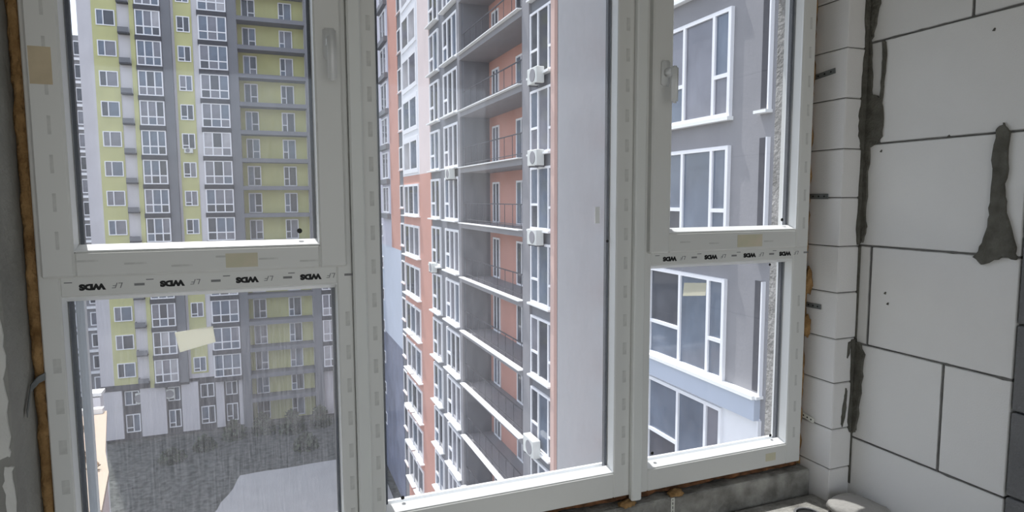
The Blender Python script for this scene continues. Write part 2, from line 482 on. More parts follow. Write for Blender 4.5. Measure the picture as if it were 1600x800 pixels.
def handle(parent, x, z, length):
    """rosette, neck and lever as one moulded handle"""
    bm = bmesh.new()
    def add(bx, bev):
        x0, x1, y0, y1, z0, z1 = bx
        r = bmesh.ops.create_cube(bm, size=1.0)
        for v in r['verts']:
            v.co = ((x0 + x1) / 2 + v.co.x * (x1 - x0), (y0 + y1) / 2 + v.co.y * (y1 - y0), (z0 + z1) / 2 + v.co.z * (z1 - z0))
        es = list({e for v in r['verts'] for e in v.link_edges})
        bmesh.ops.bevel(bm, geom=es, offset=bev, segments=2, affect='EDGES')
    add((-0.014, 0.014, -0.009, 0.001, -0.034, 0.034), 0.004)
    add((-0.010, 0.010, -0.046, -0.006, -0.011, 0.011), 0.004)
    add((-0.009, 0.010, -0.052, -0.037, -length, 0.012), 0.005)
    me = bpy.data.meshes.new('handle')
    bm.to_mesh(me); bm.free()
    me.materials.append(MT['bead'])
    for p in me.polygons: p.use_smooth = True
    return reg(bpy.data.objects.new('handle', me), (x, -0.020, z), parent)

# left unit: opening sash above a fixed light
w1, f1 = frame_unit('window_1', 'left white plastic window with opening sash above a fixed pane with cream sticker', -0.430, 0.181, -0.393, 0.147, 0.815, (1.404, 1.472))
s1 = sash(w1, (-0.4185, 0.168, 1.4455, 2.34), (-0.361, 0.109, 1.497, 2.285), 'glass_a', 's1')
glazing(s1, (-0.361, 0.109, 1.497, 2.285), 'glass_a', 0.010, 'a')
glazing(f1, (-0.393, 0.147, 0.815, 1.404), 'glass_b', 0.030, 'b')
o = box('outer_lip', -0.3815, -0.366, 0.052, 0.070, 0.815, 1.404, 'bead', f1)
handle(s1, 0.143, 1.940, 0.085)
# middle unit: one tall fixed light
w2, f2 = frame_unit('window_2', 'tall middle fixed window of white plastic between two joint covers', 0.182, 0.966, 0.247, 0.888, 0.823)
glazing(f2, (0.247, 0.888, 0.823, ZT - 0.06), 'glass_c', 0.030, 'c')
# right unit
w3, f3 = frame_unit('window_3', 'right white plastic window with opening sash above a fixed pane beside the block pier', 0.967, 1.576, 1.001, 1.518, 0.815, (1.409, 1.476))
s3 = sash(w3, (0.985, 1.557, 1.4455, 2.34), (1.048, 1.508, 1.501, 2.285), 'glass_d', 's3')
glazing(s3, (1.048, 1.508, 1.501, 2.285), 'glass_d', 0.010, 'd')
glazing(f3, (1.001, 1.518, 0.815, 1.409), 'glass_d', 0.030, 'e')
handle(s3, 1.022, 1.935, 0.085)
for (a, b, w, ow) in ((0.181, 0.212, w1, 0.745), (0.936, 0.969, w3, 0.738)):
    o = box('joint_cover', a, b, -0.020, -0.0002, ow, ZT, 'pvc_cover', w, bevel=0.004)

# printed film: upside-down lettering and faint print
TXT = {}
def letters(parent, body, size, mat, x, y, z, name, bold=0.0, shear=0.0, squash=1.0):
    k = (body, size, mat, bold)
    if k not in TXT:
        TXT[k] = text_mesh(name, body, size, mat, parent, x, y, z, bold, shear, squash)
    return reg(bpy.data.objects.new(name, TXT[k]), (x, y, z), parent)
def strip(parent, xs, z, k=1.0):
    for x in xs:
        letters(parent, 'WDS', 0.0195, 'ink', x, -0.0004, z, 'lettering', 0.0016, 0.0, 0.8)
        letters(parent, 'LF', 0.019, 'ink_grey', x + 0.047, -0.0004, z + 0.001, 'emblem', 0.0, 0.3, 0.85)
        box('print_mark', x + 0.075, x + 0.094, -0.0004, 0.0, z - 0.002, z + 0.003, 'ink_grey', parent)
        box('print_mark', x - 0.048, x - 0.034, -0.0004, 0.0, z + 0.009, z + 0.011, 'ink_grey', parent)
strip(f1, (-0.338, -0.193, -0.046, 0.088), 1.4235)
strip(f3, (1.062, 1.205, 1.347, 1.484), 1.4265)
# faint marks along the profiles
def marks(parent, y, lst, w, h):
    for (x, z) in lst:
        box('print_mark', x - w / 2, x + w / 2, y - 0.0004, y, z - h / 2, z + h / 2, 'ink_faint', parent)
marks(s1, -0.020, [(-0.34 + i * 0.085, 1.478 - (i % 3) * 0.008) for i in range(6)], 0.040, 0.004)
marks(s1, -0.020, [(-0.387, 1.52 + i * 0.075) for i in range(7)], 0.006, 0.036)
marks(f1, 0.0, [(-0.407, 0.84 + i * 0.085) for i in range(6)], 0.014, 0.030)
marks(f1, 0.0, [(0.168, 0.84 + i * 0.080) for i in range(7)], 0.010, 0.034)
marks(f2, 0.0, [(0.231, 0.80 + i * 0.080) for i in range(19)], 0.010, 0.034)
marks(f2, 0.0, [(0.918, 0.86 + i * 0.080) for i in range(18)], 0.011, 0.034)
marks(s3, -0.020, [(1.10 + i * 0.10, 1.474 - (i % 2) * 0.006) for i in range(4)], 0.036, 0.004)
marks(s3, -0.020, [(1.535, 1.52 + i * 0.085) for i in range(9)], 0.008, 0.034)
marks(f3, 0.0, [(1.547, 0.85 + i * 0.085) for i in range(6)], 0.008, 0.034)
# tape and stickers
o = box('tape_square', -0.413, -0.376, -0.0206, -0.020, 1.822, 1.893, 'tape_beige', s1); o['label'] = 'beige tape square'
o = box('tape_square', -0.086, -0.022, -0.0206, -0.020, 1.4535, 1.484, 'tape_yellow', s1); o['label'] = 'yellowish tape square'
o = box('tape_square', 1.283, 1.375, -0.0206, -0.020, 1.4535, 1.490, 'tape_yellow', s3); o['label'] = 'yellowish tape square'
o = box('tape_square', 1.435, 1.475, -0.0006, 0.0, 0.770, 0.795, 'tape_yellow', f3); o['label'] = 'yellowish tape square'
st = prism('sticker', [(-0.197, 1.311), (-0.121, 1.319), (-0.117, 1.283), (-0.189, 1.266)], 'Y', 0.0295, 0.0307, 'paper', f1)
st['label'] = 'cream paper sticker stuck askew on glass'
st2 = prism('sticker', [(1.136, 1.350), (1.216, 1.345), (1.213, 1.307), (1.132, 1.311)], 'Y', 0.0295, 0.0307, 'paper', f3)
st2['label'] = 'cream paper sticker'
st3 = prism('sticker', [(0.838, 1.575), (0.852, 1.575), (0.852, 1.53), (0.838, 1.53)], 'Y', 0.0295, 0.0307, 'bead', f2)
st3['label'] = 'small white sticker'
def dot(parent, x, y, z, r=0.005):
    pts = [(x + r * math.cos(a * math.pi / 4), z + r * math.sin(a * math.pi / 4)) for a in range(8)]
    prism('glass_dot', pts, 'Y', y - 0.0005, y + 0.0008, 'ink', parent)
dot(s1, 0.068, 0.010, 1.528, 0.006)
dot(f2, 0.294, 0.030, 0.846); dot(f2, 0.877, 0.030, 1.48, 0.004)
dot(s3, 1.062, 0.010, 1.53); dot(s3, 1.478, 0.010, 1.53)
dot(f3, 1.035, 0.030, 0.848); dot(f3, 1.480, 0.030, 0.838); dot(f3, 1.455, 0.030, 1.39, 0.004)

# ------------------------------------------------------------------ foam and fixings
def foam_strip(name, label, axis, p0, p1, w, d, mat, seed, nseg=70):
    """lumpy expanding-foam bead; p0->p1 along Z or X, w across, d depth"""
    p0, p1 = Vector(p0), Vector(p1)
    V, F = [], []
    nr = 8
    for i in range(nseg + 1):
        t = i / nseg
        c = p0.lerp(p1, t)
        for k in range(nr):
            a = 2 * math.pi * k / nr
            q = Vector((seed * 3.1, t * (p1 - p0).length * 22, a * 0.8))
            s = 1 + 0.35 * mnoise.noise(q) + 0.12 * mnoise.noise(q * 3.3)
            if axis == 'Z':
                V.append(c + Vector((max(-w, min(w, math.cos(a) * w * 1.25 * s)), math.sin(a) * d * s, 0)))
            else:
                V.append(c + Vector((0, math.sin(a) * d * s, math.cos(a) * w * s)))
    for i in range(nseg):
        for k in range(nr):
            l = (k + 1) % nr
            F.append((i * nr + k, i * nr + l, (i + 1) * nr + l, (i + 1) * nr + k))
    F.append(tuple(range(nr)))
    F.append(tuple(range(nseg * nr, (nseg + 1) * nr)))
    o = mesh_obj(name, [tuple(v) for v in V], F, mat, None, loc=p0, smooth=True)
    return tag(o, label, 'foam')
foam_strip('expanding_foam', 'brown-orange expanding foam strip between left jamb and window frame', 'Z', (-0.4395, 0.012, 0.735), (-0.4395, 0.012, 2.38), 0.0088, 0.020, 'foam', 1, 110)
foam_strip('expanding_foam', 'thin orange foam line between right window frame and block pier', 'Z', (1.588, 0.042, 0.735), (1.588, 0.042, 2.38), 0.0105, 0.030, 'foam', 2, 110)
foam_strip('expanding_foam', 'dark foam line in the gap under the window frames', 'X', (-0.43, 0.040, 0.739), (1.575, 0.040, 0.739), 0.010, 0.034, 'foam_dark', 3, 120)
def blob(loc, r, label, mat, seed):
    bm = bmesh.new()
    bmesh.ops.create_icosphere(bm, subdivisions=3, radius=1.0)
    for v in bm.verts:
        n = 1 + 0.45 * mnoise.noise(v.co * 2.2 + Vector((seed, 0, 0)))
        v.co = Vector((v.co.x * r[0], v.co.y * r[1], v.co.z * r[2])) * n
    me = bpy.data.meshes.new('blob')
    bm.to_mesh(me); bm.free()
    me.materials.append(MT[mat])
    for p in me.polygons: p.use_smooth = True
    return tag(reg(bpy.data.objects.new('foam_blob', me), loc, None), label, 'foam')
blob((0.925, -0.012, 0.732), (0.026, 0.014, 0.011), 'reddish foam blob under the joint cover of the right window', 'foam', 1)
blob((1.090, -0.012, 0.735), (0.024, 0.014, 0.011), 'brown foam blob above the white perforated strap', 'foam', 2)
blob((1.588, 0.004, 1.335), (0.012, 0.010, 0.045), 'bright orange foam bulge on the block pier', 'foam', 4)
blob((1.588, 0.004, 1.190), (0.012, 0.010, 0.035), 'orange foam bulge lower down on the block pier', 'foam', 5)

def plate(z, y0, y1, label, tilt=0.0, mat='steel'):
    t = empty('anchor_plate', (1.5975, y1, z), label, 'bracket', 'anchor plates on the block pier')
    o = boxes('plate', 'plate%.3f' % (y1 - y0), (1.5955, y0, z - 0.008), [(0, 0.0025, 0, y1 - y0, 0, 0.016)], mat, t, bevel=0.0008)
    o.rotation_euler = (tilt, 0, 0)
    for k in range(3):
        yy = y0 + (y1 - y0) * (0.2 + 0.3 * k)
        pts = [(yy + 0.003 * math.cos(a * math.pi / 3), z + 0.003 * math.sin(a * math.pi / 3) + (yy - y0) * tilt) for a in range(6)]
        prism('hole', pts, 'X', 1.5951, 1.5960, 'hole', t)
plate(1.975, -0.058, 0.02, 'topmost grey anchor plate on the block pier', -0.10)
plate(1.601, -0.050, 0.02, 'grey anchor plate on the pier second from the top')
plate(1.258, -0.040, 0.02, 'grey anchor plate on the pier beside the lower right pane')
plate(0.890, -0.030, 0.02, 'lowest anchor plate on the pier, pale and short', 0.15, 'strap')
t = empty('anchor_plate', (-0.445, -0.03, 1.215), 'bent grey anchor plate crossing the foam at the left jamb', 'bracket')
pl = [(-0.4455, -0.060, 1.190), (-0.4455, -0.030, 1.232), (-0.436, -0.018, 1.245), (-0.428, -0.006, 1.248)]
V = []
for p in pl:
    V += [(p[0], p[1], p[2] + 0.007), (p[0], p[1], p[2] - 0.007), (p[0] + 0.002, p[1] - 0.002, p[2] - 0.007), (p[0] + 0.002, p[1] - 0.002, p[2] + 0.007)]
F = [(0, 1, 2, 3), (12, 15, 14, 13)]
for i in range(3):
    for k in range(4):
        l = (k + 1) % 4
        F.append((i * 4 + k, i * 4 + l, i * 4 + 4 + l, i * 4 + 4 + k))
mesh_obj('plate', V, F, 'steel', t)

# white perforated strap on the parapet
ps = empty('perforated_strap', (1.072, -0.024, 0.65), 'white perforated strap hanging on the concrete parapet', 'strap')
bl = [(0, 0.0035, 0, 0.002, 0, 0.075), (0.0085, 0.012, 0, 0.002, 0, 0.075)] + [(0.0035, 0.0085, 0, 0.002, k * 0.0125, k * 0.0125 + 0.004) for k in range(6)] + [(0.0035, 0.0085, 0, 0.002, 0.071, 0.075)]
boxes('strip', 'perf', (1.066, -0.0245, 0.653), bl, 'strap', ps)

# crumpled sack and a pipe sleeve on the ledge
def sack(loc, r, label, seed):
    bm = bmesh.new()
    bmesh.ops.create_icosphere(bm, subdivisions=4, radius=1.0)
    for v in bm.verts:
        c = v.co.copy()
        sgn = lambda a: (abs(a) ** 0.75) * (1 if a > 0 else -1)
        n = 1 + 0.10 * mnoise.noise(c * 2.0 + Vector((seed, 0, 0))) + 0.04 * mnoise.noise(c * 6 + Vector((0, seed, 0)))
        v.co = Vector((sgn(c.x) * r[0], sgn(c.y) * r[1], sgn(c.z) * r[2])) * n
        if v.co.z < -r[2] * 0.8: v.co.z = -r[2] * 0.8
    me = bpy.data.meshes.new('sack')
    bm.to_mesh(me); bm.free()
    me.materials.append(MT['sack'])
    for p in me.polygons: p.use_smooth = True
    return tag(reg(bpy.data.objects.new('cement_sack', me), loc, None), label, 'sack')
sack((1.600, -0.205, 0.6735), (0.070, 0.080, 0.030), 'pale crumpled sack lying in the corner of the ledge', 1)
ring_v, ring_f = [], []
c = Vector((1.475, -0.135, 0.6515))
for k in range(20):
    a = 2 * math.pi * k / 20
    for (rr, zz) in ((0.040, 0.0), (0.040, 0.006), (0.033, 0.006), (0.033, 0.001)):
        ring_v.append((c.x + rr * math.cos(a), c.y + rr * math.sin(a), c.z + zz))
for k in range(20):
    l = (k + 1) % 20
    for j in range(4):
        jj = (j + 1) % 4
        ring_f.append((k * 4 + j, l * 4 + j, l * 4 + jj, k * 4 + jj))
sl = empty('pipe_sleeve', c, 'round dark pipe sleeve set in the ledge under the right window', 'pipe')
mesh_obj('rim', ring_v, ring_f, 'conc_d', sl)
prism('opening', [(c.x + 0.033 * math.cos(2 * math.pi * k / 20), c.y + 0.033 * math.sin(2 * math.pi * k / 20)) for k in range(20)], 'Z', 0.6508, 0.6522, 'hole', sl)

# ------------------------------------------------------------------ outside: generic facade window
def fwin(parent, facing, loc, w, h, bays, t=0.07, d=0.10, mats=(0, 1, 2, 3), wts=(4, 3, 2, 1), sill=None, name='window', rnd=random):
    """facing 'X' looks to -X (u runs along +Y), facing 'Y' looks to -Y (u along +X).
    bays: list of (u0,u1,[v splits]) in metres; loc is the lower corner (u=0,v=0) on the wall face"""
    bars = [(0, w, 0, t), (0, w, h - t, h), (0, t, t, h - t), (w - t, w, t, h - t)]
    panes = []
    for i, (a, b, sp) in enumerate(bays):
        if i > 0:
            bars.append((a - t / 2, a + t / 2, t, h - t))
        a2 = t if i == 0 else a + t / 2
        b2 = w - t if i == len(bays) - 1 else b - t / 2
        vs = [t] + list(sp) + [h - t]
        for j in range(len(vs) - 1):
            v0 = vs[j] + (t / 2 if j > 0 else 0)
            v1 = vs[j + 1] - (t / 2 if j < len(vs) - 2 else 0)
            panes.append((a2, b2, v0, v1))
        for s in sp:
            bars.append((a2, b2, s - t / 2, s + t / 2))
    L = Vector(loc)
    if facing == 'X':
        bl = [(-d, 0, u0, u1, v0, v1) for (u0, u1, v0, v1) in bars]
    else:
        bl = [(u0, u1, -d, 0, v0, v1) for (u0, u1, v0, v1) in bars]
    wo_ = boxes(name, ('w', facing, w, h, str(bays), t, d), L, bl, 'o_frame', parent)
    for (u0, u1, v0, v1) in panes:
        g = 'gl%d' % rnd.choices(mats, wts)[0]
        if facing == 'X':
            box('pane', L.x - d * 0.45, L.x - 0.003, L.y + u0, L.y + u1, L.z + v0, L.z + v1, g, wo_)
        else:
            box('pane', L.x + u0, L.x + u1, L.y - d * 0.45, L.y - 0.003, L.z + v0, L.z + v1, g, wo_)
    return wo_

GZ = -23.0
# ground
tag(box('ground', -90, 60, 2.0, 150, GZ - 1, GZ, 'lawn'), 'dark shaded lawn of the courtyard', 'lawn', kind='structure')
pv = ragged([(-3.0, 58.0), (8.9, 58.3), (8.9, 14.0), (-9.0, 14.0), (-7.0, 44.0), (-4.9, 50.5)], 0.12, 6, 31)
tag(prism('pavement', pv, 'Z', GZ, GZ + 0.05, 'pave'), 'pale paved yard in front of the lawn', 'pavement', kind='structure')

# ------------------------------------------------------------------ yellow and grey tower
YF = 71.0
yb = empty('apartment_tower', (-4, YF, GZ), 'tall off-white and yellow apartment tower with dark grey bands across the yard', 'building')
ZTOP = 30.0
box('wall', -16.15, -2.2, YF, YF + 14, -17.1, ZTOP, 'o_white', yb)
box('wall', 4.4, 9.0, YF, YF + 14, -17.1, ZTOP, 'o_white', yb)
box('wall', -16.15, -2.2, YF + 0.3, YF + 14, GZ, -17.1, 'o_dark', yb)
box('wall', 4.4, 9.0, YF + 0.3, YF + 14, GZ, -17.1, 'o_dark', yb)
box('loggia_wall', -2.2, 4.4, YF + 1.4, YF + 14, GZ, ZTOP, 'o_yellow', yb)
box('yellow_strip', -14.95, -12.85, YF - 0.06, YF, -17.1, ZTOP, 'o_yellow', yb)
box('yellow_strip', -11.75, -11.35, YF - 0.35, YF, -17.6, ZTOP, 'o_yellow', yb)
box('yellow_strip', -7.95, -6.35, YF - 0.06, YF, -16.6, ZTOP, 'o_yellow', yb)
box('column', -9.05, -8.2, YF - 0.5, YF, -17.3, ZTOP, 'o_grey', yb)
box('column', -3.1, -2.2, YF - 0.5, YF, GZ, ZTOP, 'o_grey', yb)
box('column', 4.4, 5.3, YF - 0.5, YF, GZ, ZTOP, 'o_grey', yb)
box('band', -16.15, -8.2, YF - 0.25, YF, -17.6, -17.1, 'o_dark', yb)
rnd = random.Random(3)
for k in range(-6, 10):
    zb = 0.24 + 2.89 * k
    # two-pane windows
    fwin(yb, 'Y', (-14.60, YF - 0.06, zb + 0.75), 1.60, 1.50, [(0, 0.62, []), (0.62, 1.60, [])], 0.09, 0.10, (0, 1, 2), (4, 3, 3), rnd=rnd)
    fwin(yb, 'Y', (-7.72, YF - 0.06, zb + 0.70), 1.20, 1.55, [(0, 0.62, [0.35]), (0.62, 1.20, [])], 0.09, 0.10, (0, 1, 2), (5, 2, 2), rnd=rnd)
    # glazed bays with dark slabs
    for (x0, x1) in ((-11.25, -9.08), (-5.75, -3.13)):
        w = x1 - x0
        box('bay', x0, x1, YF - 0.55, YF, zb - 0.02, zb + 2.42, 'o_frame', yb)
        lit = (rnd.random() < 0.14)
        fwin(yb, 'Y', (x0, YF - 0.55, zb), w, 2.42, [(0, w / 3, [0.85]), (w / 3, 2 * w / 3, [0.85]), (2 * w / 3, w, [0.85])], 0.11, 0.10, (0, 1, 2, 3), (1, 1, 2, 8) if lit else (4, 5, 3, 0.5), name='bay_window', rnd=rnd)
        box('slab', x0 - 0.08, x1 + 0.02, YF - 0.72, YF, zb - 0.47, zb - 0.02, 'o_dark', yb)
    # right-hand bay
    if k < 7:
        box('bay', 5.35, 7.6, YF - 0.55, YF, zb - 0.02, zb + 2.42, 'o_frame', yb)
        fwin(yb, 'Y', (5.35, YF - 0.55, zb), 2.25, 2.42, [(0, 0.75, [0.85]), (0.75, 1.5, [0.85]), (1.5, 2.25, [0.85])], 0.11, 0.10, (0, 2, 3), (3, 2, 4), name='bay_window', rnd=rnd)
        box('slab', 5.30, 7.7, YF - 0.72, YF, zb - 0.47, zb - 0.02, 'o_dark', yb)
    # small balcony basket
    bk = box('basket_slab', -12.75, -11.80, YF - 0.75, YF, zb + 0.02, zb + 0.16, 'o_dark', yb)
    box('basket_rail', -12.75, -11.80, YF - 0.75, YF - 0.70, zb + 0.16, zb + 0.62, 'o_grey', bk)
    box('basket_rail', -12.75, -12.70, YF - 0.70, YF, zb + 0.16, zb + 0.62, 'o_grey', bk)
    # loggia floor slab, door and window
    zs = 0.10 + 2.89 * k
    box('loggia_slab', -2.2, 4.4, YF - 0.45, YF + 1.4, zs - 0.42, zs, 'o_grey', yb)
    fwin(yb, 'Y', (-1.75, YF + 1.4, zs + 0.02), 1.35, 2.15, [(0, 0.65, []), (0.65, 1.35, [0.8])], 0.10, 0.08, (0, 1, 2), (4, 3, 2), name='loggia_door', rnd=rnd)
    fwin(yb, 'Y', (1.90, YF + 1.4, zs + 0.02), 1.35, 2.15, [(0, 0.55, [0.8]), (0.55, 1.35, [])], 0.10, 0.08, (0, 1, 2), (4, 3, 2), name='loggia_door', rnd=rnd)
# lower two storeys: white panels between dark bays
for (x0, x1, zt) in ((-16.15, -14.35, -17.65), (-12.75, -10.45, -17.3), (-9.0, -7.4, -17.5), (-5.75, -4.95, -17.2), (-3.5, -3.12, -17.2), (5.3, 6.3, -17.2)):
    box('white_panel', x0, x1, YF - 0.15, YF + 0.3, GZ + 0.35, zt, 'o_white', yb)
for (x0, x1) in ((-14.3, -12.8), (-10.4, -9.05), (-7.35, -5.8), (-4.9, -3.55), (6.4, 8.6)):
    w = x1 - x0
    fwin(yb, 'Y', (x0 + 0.1, YF + 0.3, -19.35), w - 0.2, 1.5, [(0, w * 0.45, []), (w * 0.45, w - 0.2, [])], 0.10, 0.08, (0, 1, 2), (4, 2, 2), rnd=rnd)
    fwin(yb, 'Y', (x0 + 0.1, YF + 0.3, -22.2), w - 0.2, 1.9, [(0, w * 0.45, [0.5]), (w * 0.45, w - 0.2, [])], 0.10, 0.08, (0, 1), (4, 2), rnd=rnd)
box('loggia_slab', -2.2, 4.4, YF - 0.45, YF + 1.4, -20.3, -19.9, 'o_grey', yb)
for zs in (-19.9, -22.8):
    fwin(yb, 'Y', (-1.75, YF + 1.4, zs), 1.35, 2.15, [(0, 0.65, []), (0.65, 1.35, [0.8])], 0.10, 0.08, (0, 1), (4, 3), name='loggia_door', rnd=rnd)
    fwin(yb, 'Y', (1.90, YF + 1.4, zs), 1.35, 2.15, [(0, 0.55, [0.8]), (0.55, 1.35, [])], 0.10, 0.08, (0, 1), (4, 3), name='loggia_door', rnd=rnd)
box('roof', -16.3, 9.2, YF - 0.6, YF + 14.2, ZTOP, ZTOP + 0.5, 'o_grey', yb)

def ac_unit(facing, loc, label, w=0.85, h=0.58, d=0.32):
    """outdoor air-conditioner: casing, fan ring, grille, brackets; loc = lower wall corner"""
    t = empty('air_conditioner', loc, label, 'air conditioner', 'air conditioners on the facades')
    L = Vector(loc)
    if facing == 'X':
        box('casing', L.x - d - 0.06, L.x - 0.06, L.y, L.y + w, L.z, L.z + h, 'o_ac', t, bevel=0.02)
        cy, cz, r = L.y + w * 0.4, L.z + h / 2, h * 0.40
        prism('fan_guard', [(cy + r * math.cos(a * math.pi / 8), cz + r * math.sin(a * math.pi / 8)) for a in range(16)], 'X', L.x - d - 0.085, L.x - d - 0.055, 'o_mid', t)
        for yy in (0.12, w - 0.16):
            box('bracket', L.x - d - 0.05, L.x, L.y + yy, L.y + yy + 0.04, L.z - 0.05, L.z, 'o_rail', t)
    else:
        box('casing', L.x, L.x + w, L.y - d - 0.06, L.y - 0.06, L.z, L.z + h, 'o_ac', t, bevel=0.02)
        cx, cz, r = L.x + w * 0.4, L.z + h / 2, h * 0.40
        prism('fan_guard', [(cx + r * math.cos(a * math.pi / 8), cz + r * math.sin(a * math.pi / 8)) for a in range(16)], 'Y', L.y - d - 0.085, L.y - d - 0.055, 'o_mid', t)
        for xx in (0.12, w - 0.16):
            box('bracket', L.x + xx, L.x + xx + 0.04, L.y - d - 0.05, L.y, L.z - 0.05, L.z, 'o_rail', t)
    return t
ac_unit('Y', (-13.2, YF + 0.3, -19.2), 'white air conditioner low on the yellow tower beside the leftmost white panel', 0.9, 1.1)
ac_unit('Y', (-10.42, YF + 0.3, -19.0), 'white air conditioner low on the yellow tower right of the widest white panel', 0.8, 1.0)
ac_unit('Y', (-7.55, YF - 0.06, 6.30), 'small air conditioner under a window of the yellow tower', 0.8, 0.5)

# ------------------------------------------------------------------ coral and grey block on the right
XR = 9.6
rb = empty('apartment_block', (12, 38, GZ), 'coral and charcoal apartment block with loggias seen through the middle window', 'building')
RT = 26.0
rr = random.Random(5)
box('wall', XR, 12.0, 18.89, 21.82, GZ, RT, 'o_grey', rb)          # window stack by the end wall
box('wall', 11.1, 20.0, 21.0, 66.0, GZ, RT, 'o_coral', rb)         # loggia back wall and core
box('wall', XR, 11.1, 30.38, 66.0, GZ, RT, 'o_grey', rb)
box('end_wall', XR + 0.02, 11.78, 18.80, 18.89, GZ, RT, 'o_panel', rb)
box('core', 11.82, 20.0, 14.3, 21.0, GZ, RT, 'o_coral', rb)
box('pilaster', XR - 0.12, XR, 18.80, 19.12, GZ, RT, 'o_coral_lit', rb)
box('column', XR - 0.10, XR, 21.12, 21.82, GZ, RT, 'o_mid', rb)
box('column', XR - 0.10, XR, 30.38, 30.80, GZ, RT, 'o_mid', rb)
box('loggia_side', XR + 0.1, 11.1, 30.30, 30.38, GZ, RT, 'o_grey', rb)
box('column', XR - 0.06, XR, 36.95, 39.95, GZ, 3.2, 'o_coral', rb)
box('column', XR - 0.06, XR, 36.95, 39.95, 3.2, RT, 'o_pink', rb)
box('column', XR - 0.04, XR, 46.88, 50.6, -2.4, RT, 'o_coral', rb)
box('bay_wall', XR - 0.03, XR, 39.95, 45.43, GZ, 3.2, 'o_coral', rb)
box('bay_wall', XR - 0.05, XR, 39.95, 45.43, 3.2, RT, 'o_frame', rb)
box('side_wall', XR - 0.05, XR, 50.6, 66.0, -2.4, RT, 'o_lilac', rb)
box('side_wall', XR - 0.05, XR, 46.88, 66.0, -10.2, -2.4, 'o_blue', rb)
box('base_wall', XR - 0.06, XR, 46.88, 66.0, GZ, -10.2, 'o_slate', rb)
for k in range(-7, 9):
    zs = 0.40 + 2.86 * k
    far = zs > 20.0
    # stack next to the end wall
    fwin(rb, 'X', (XR, 19.12, zs), 1.98, 2.36, [(0, 0.30, [0.85]), (0.30, 1.22, []), (1.22, 1.98, [0.95])], 0.09, 0.08, (0, 1, 2), (4, 3, 2), rnd=rr)
    box('sill', XR - 0.22, XR, 19.12, 21.12, zs - 0.07, zs, 'o_sill', rb)
    # loggia
    box('loggia_slab', XR - 0.12, 11.1, 21.82, 30.30, zs - 0.35, zs - 0.10, 'o_mid', rb)
    box('lit_edge_strip', XR - 0.30, XR - 0.02, 21.82, 30.30, zs - 0.10, zs - 0.06, 'o_sill', rb)  # added white strip stands in for the sunlit edge of the slab
    rl = box('railing', XR + 0.02, XR + 0.06, 21.82, 30.30, zs + 0.92, zs + 0.96, 'o_rail', rb)
    box('rail', XR + 0.025, XR + 0.055, 21.82, 30.30, zs + 0.10, zs + 0.13, 'o_rail', rl)
    for q in range(9):
        box('baluster', XR + 0.03, XR + 0.05, 22.3 + q * 0.95, 22.325 + q * 0.95, zs - 0.10, zs + 0.92, 'o_rail', rl)
    fwin(rb, 'X', (11.1, 28.75, zs - 0.08), 1.0, 2.1, [(0, 0.5, []), (0.5, 1.0, [])], 0.09, 0.06, (0, 1, 2), (4, 2, 2), name='loggia_door', rnd=rr)
    fwin(rb, 'X', (11.1, 25.1, zs - 0.08), 1.3, 2.1, [(0, 0.65, []), (0.65, 1.3, [])], 0.09, 0.06, (0, 1, 2), (4, 2, 2), name='loggia_door', rnd=rr)
    # two window stacks beyond the loggia
    fwin(rb, 'X', (XR, 30.85, zs), 2.80, 2.36, [(0, 0.95, []), (0.95, 1.88, []), (1.88, 2.80, [0.9])], 0.13, 0.10, (0, 1, 2), (4, 2, 2), rnd=rr)
    fwin(rb, 'X', (XR, 34.75, zs), 2.10, 2.36, [(0, 1.05, []), (1.05, 2.10, [0.9])], 0.13, 0.10, (0, 1, 2), (4, 2, 2), rnd=rr)
    box('sill', XR - 0.32, XR, 30.82, 33.68, zs - 0.07, zs, 'o_sill', rb)
    box('sill', XR - 0.32, XR, 34.70, 36.93, zs - 0.07, zs, 'o_sill', rb)
    # bays
    if zs > 3.0:
        fwin(rb, 'X', (XR - 0.05, 40.3, zs + 0.1), 4.7, 2.45, [(0, 2.35, []), (2.35, 4.7, [])], 0.30, 0.06, (1, 2, 3), (2, 3, 4), name='bay_window', rnd=rr)
    else:
        fwin(rb, 'X', (XR - 0.03, 40.3, zs), 4.7, 2.2, [(0, 1.6, []), (1.6, 3.2, []), (3.2, 4.7, [])], 0.16, 0.08, (0, 1, 2), (4, 2, 2), name='bay_window', rnd=rr)
        box('sill', XR - 0.35, XR - 0.03, 40.0, 42.6, zs - 0.07, zs, 'o_sill', rb)
        box('sill', XR - 0.35, XR - 0.03, 42.9, 45.2, zs - 0.07, zs, 'o_sill', rb)
    # narrow dark windows
    fwin(rb, 'X', (XR, 45.5, zs + 0.5), 1.3, 1.7, [(0, 1.3, [])], 0.10, 0.06, (0,), (1,), rnd=rr)
    box('sill', XR - 0.12, XR, 45.45, 46.85, zs + 0.42, zs + 0.5, 'o_pink', rb)
    # far end
    if zs > -2.4:
        box('slab', XR - 0.35, XR - 0.05, 50.7, 54.3, zs - 0.45, zs - 0.05, 'o_grey', rb)
        fwin(rb, 'X', (XR - 0.05, 51.2, zs), 2.7, 2.2, [(0, 1.35, []), (1.35, 2.7, [])], 0.12, 0.08, (0, 2), (3, 2), rnd=rr)
        fwin(rb, 'X', (XR - 0.05, 60.0, zs + 0.7), 1.6, 1.4, [(0, 1.6, [])], 0.12, 0.06, (0, 2), (3, 2), rnd=rr)
        fwin(rb, 'X', (XR - 0.05, 55.8, zs + 0.7), 1.3, 1.4, [(0, 1.3, [])], 0.12, 0.06, (0, 2), (3, 2), rnd=rr)
    else:
        fwin(rb, 'X', (XR - 0.05, 54.6, zs + 0.7), 0.9, 1.1, [(0, 0.9, [])], 0.10, 0.05, (0, 2), (3, 2), rnd=rr)
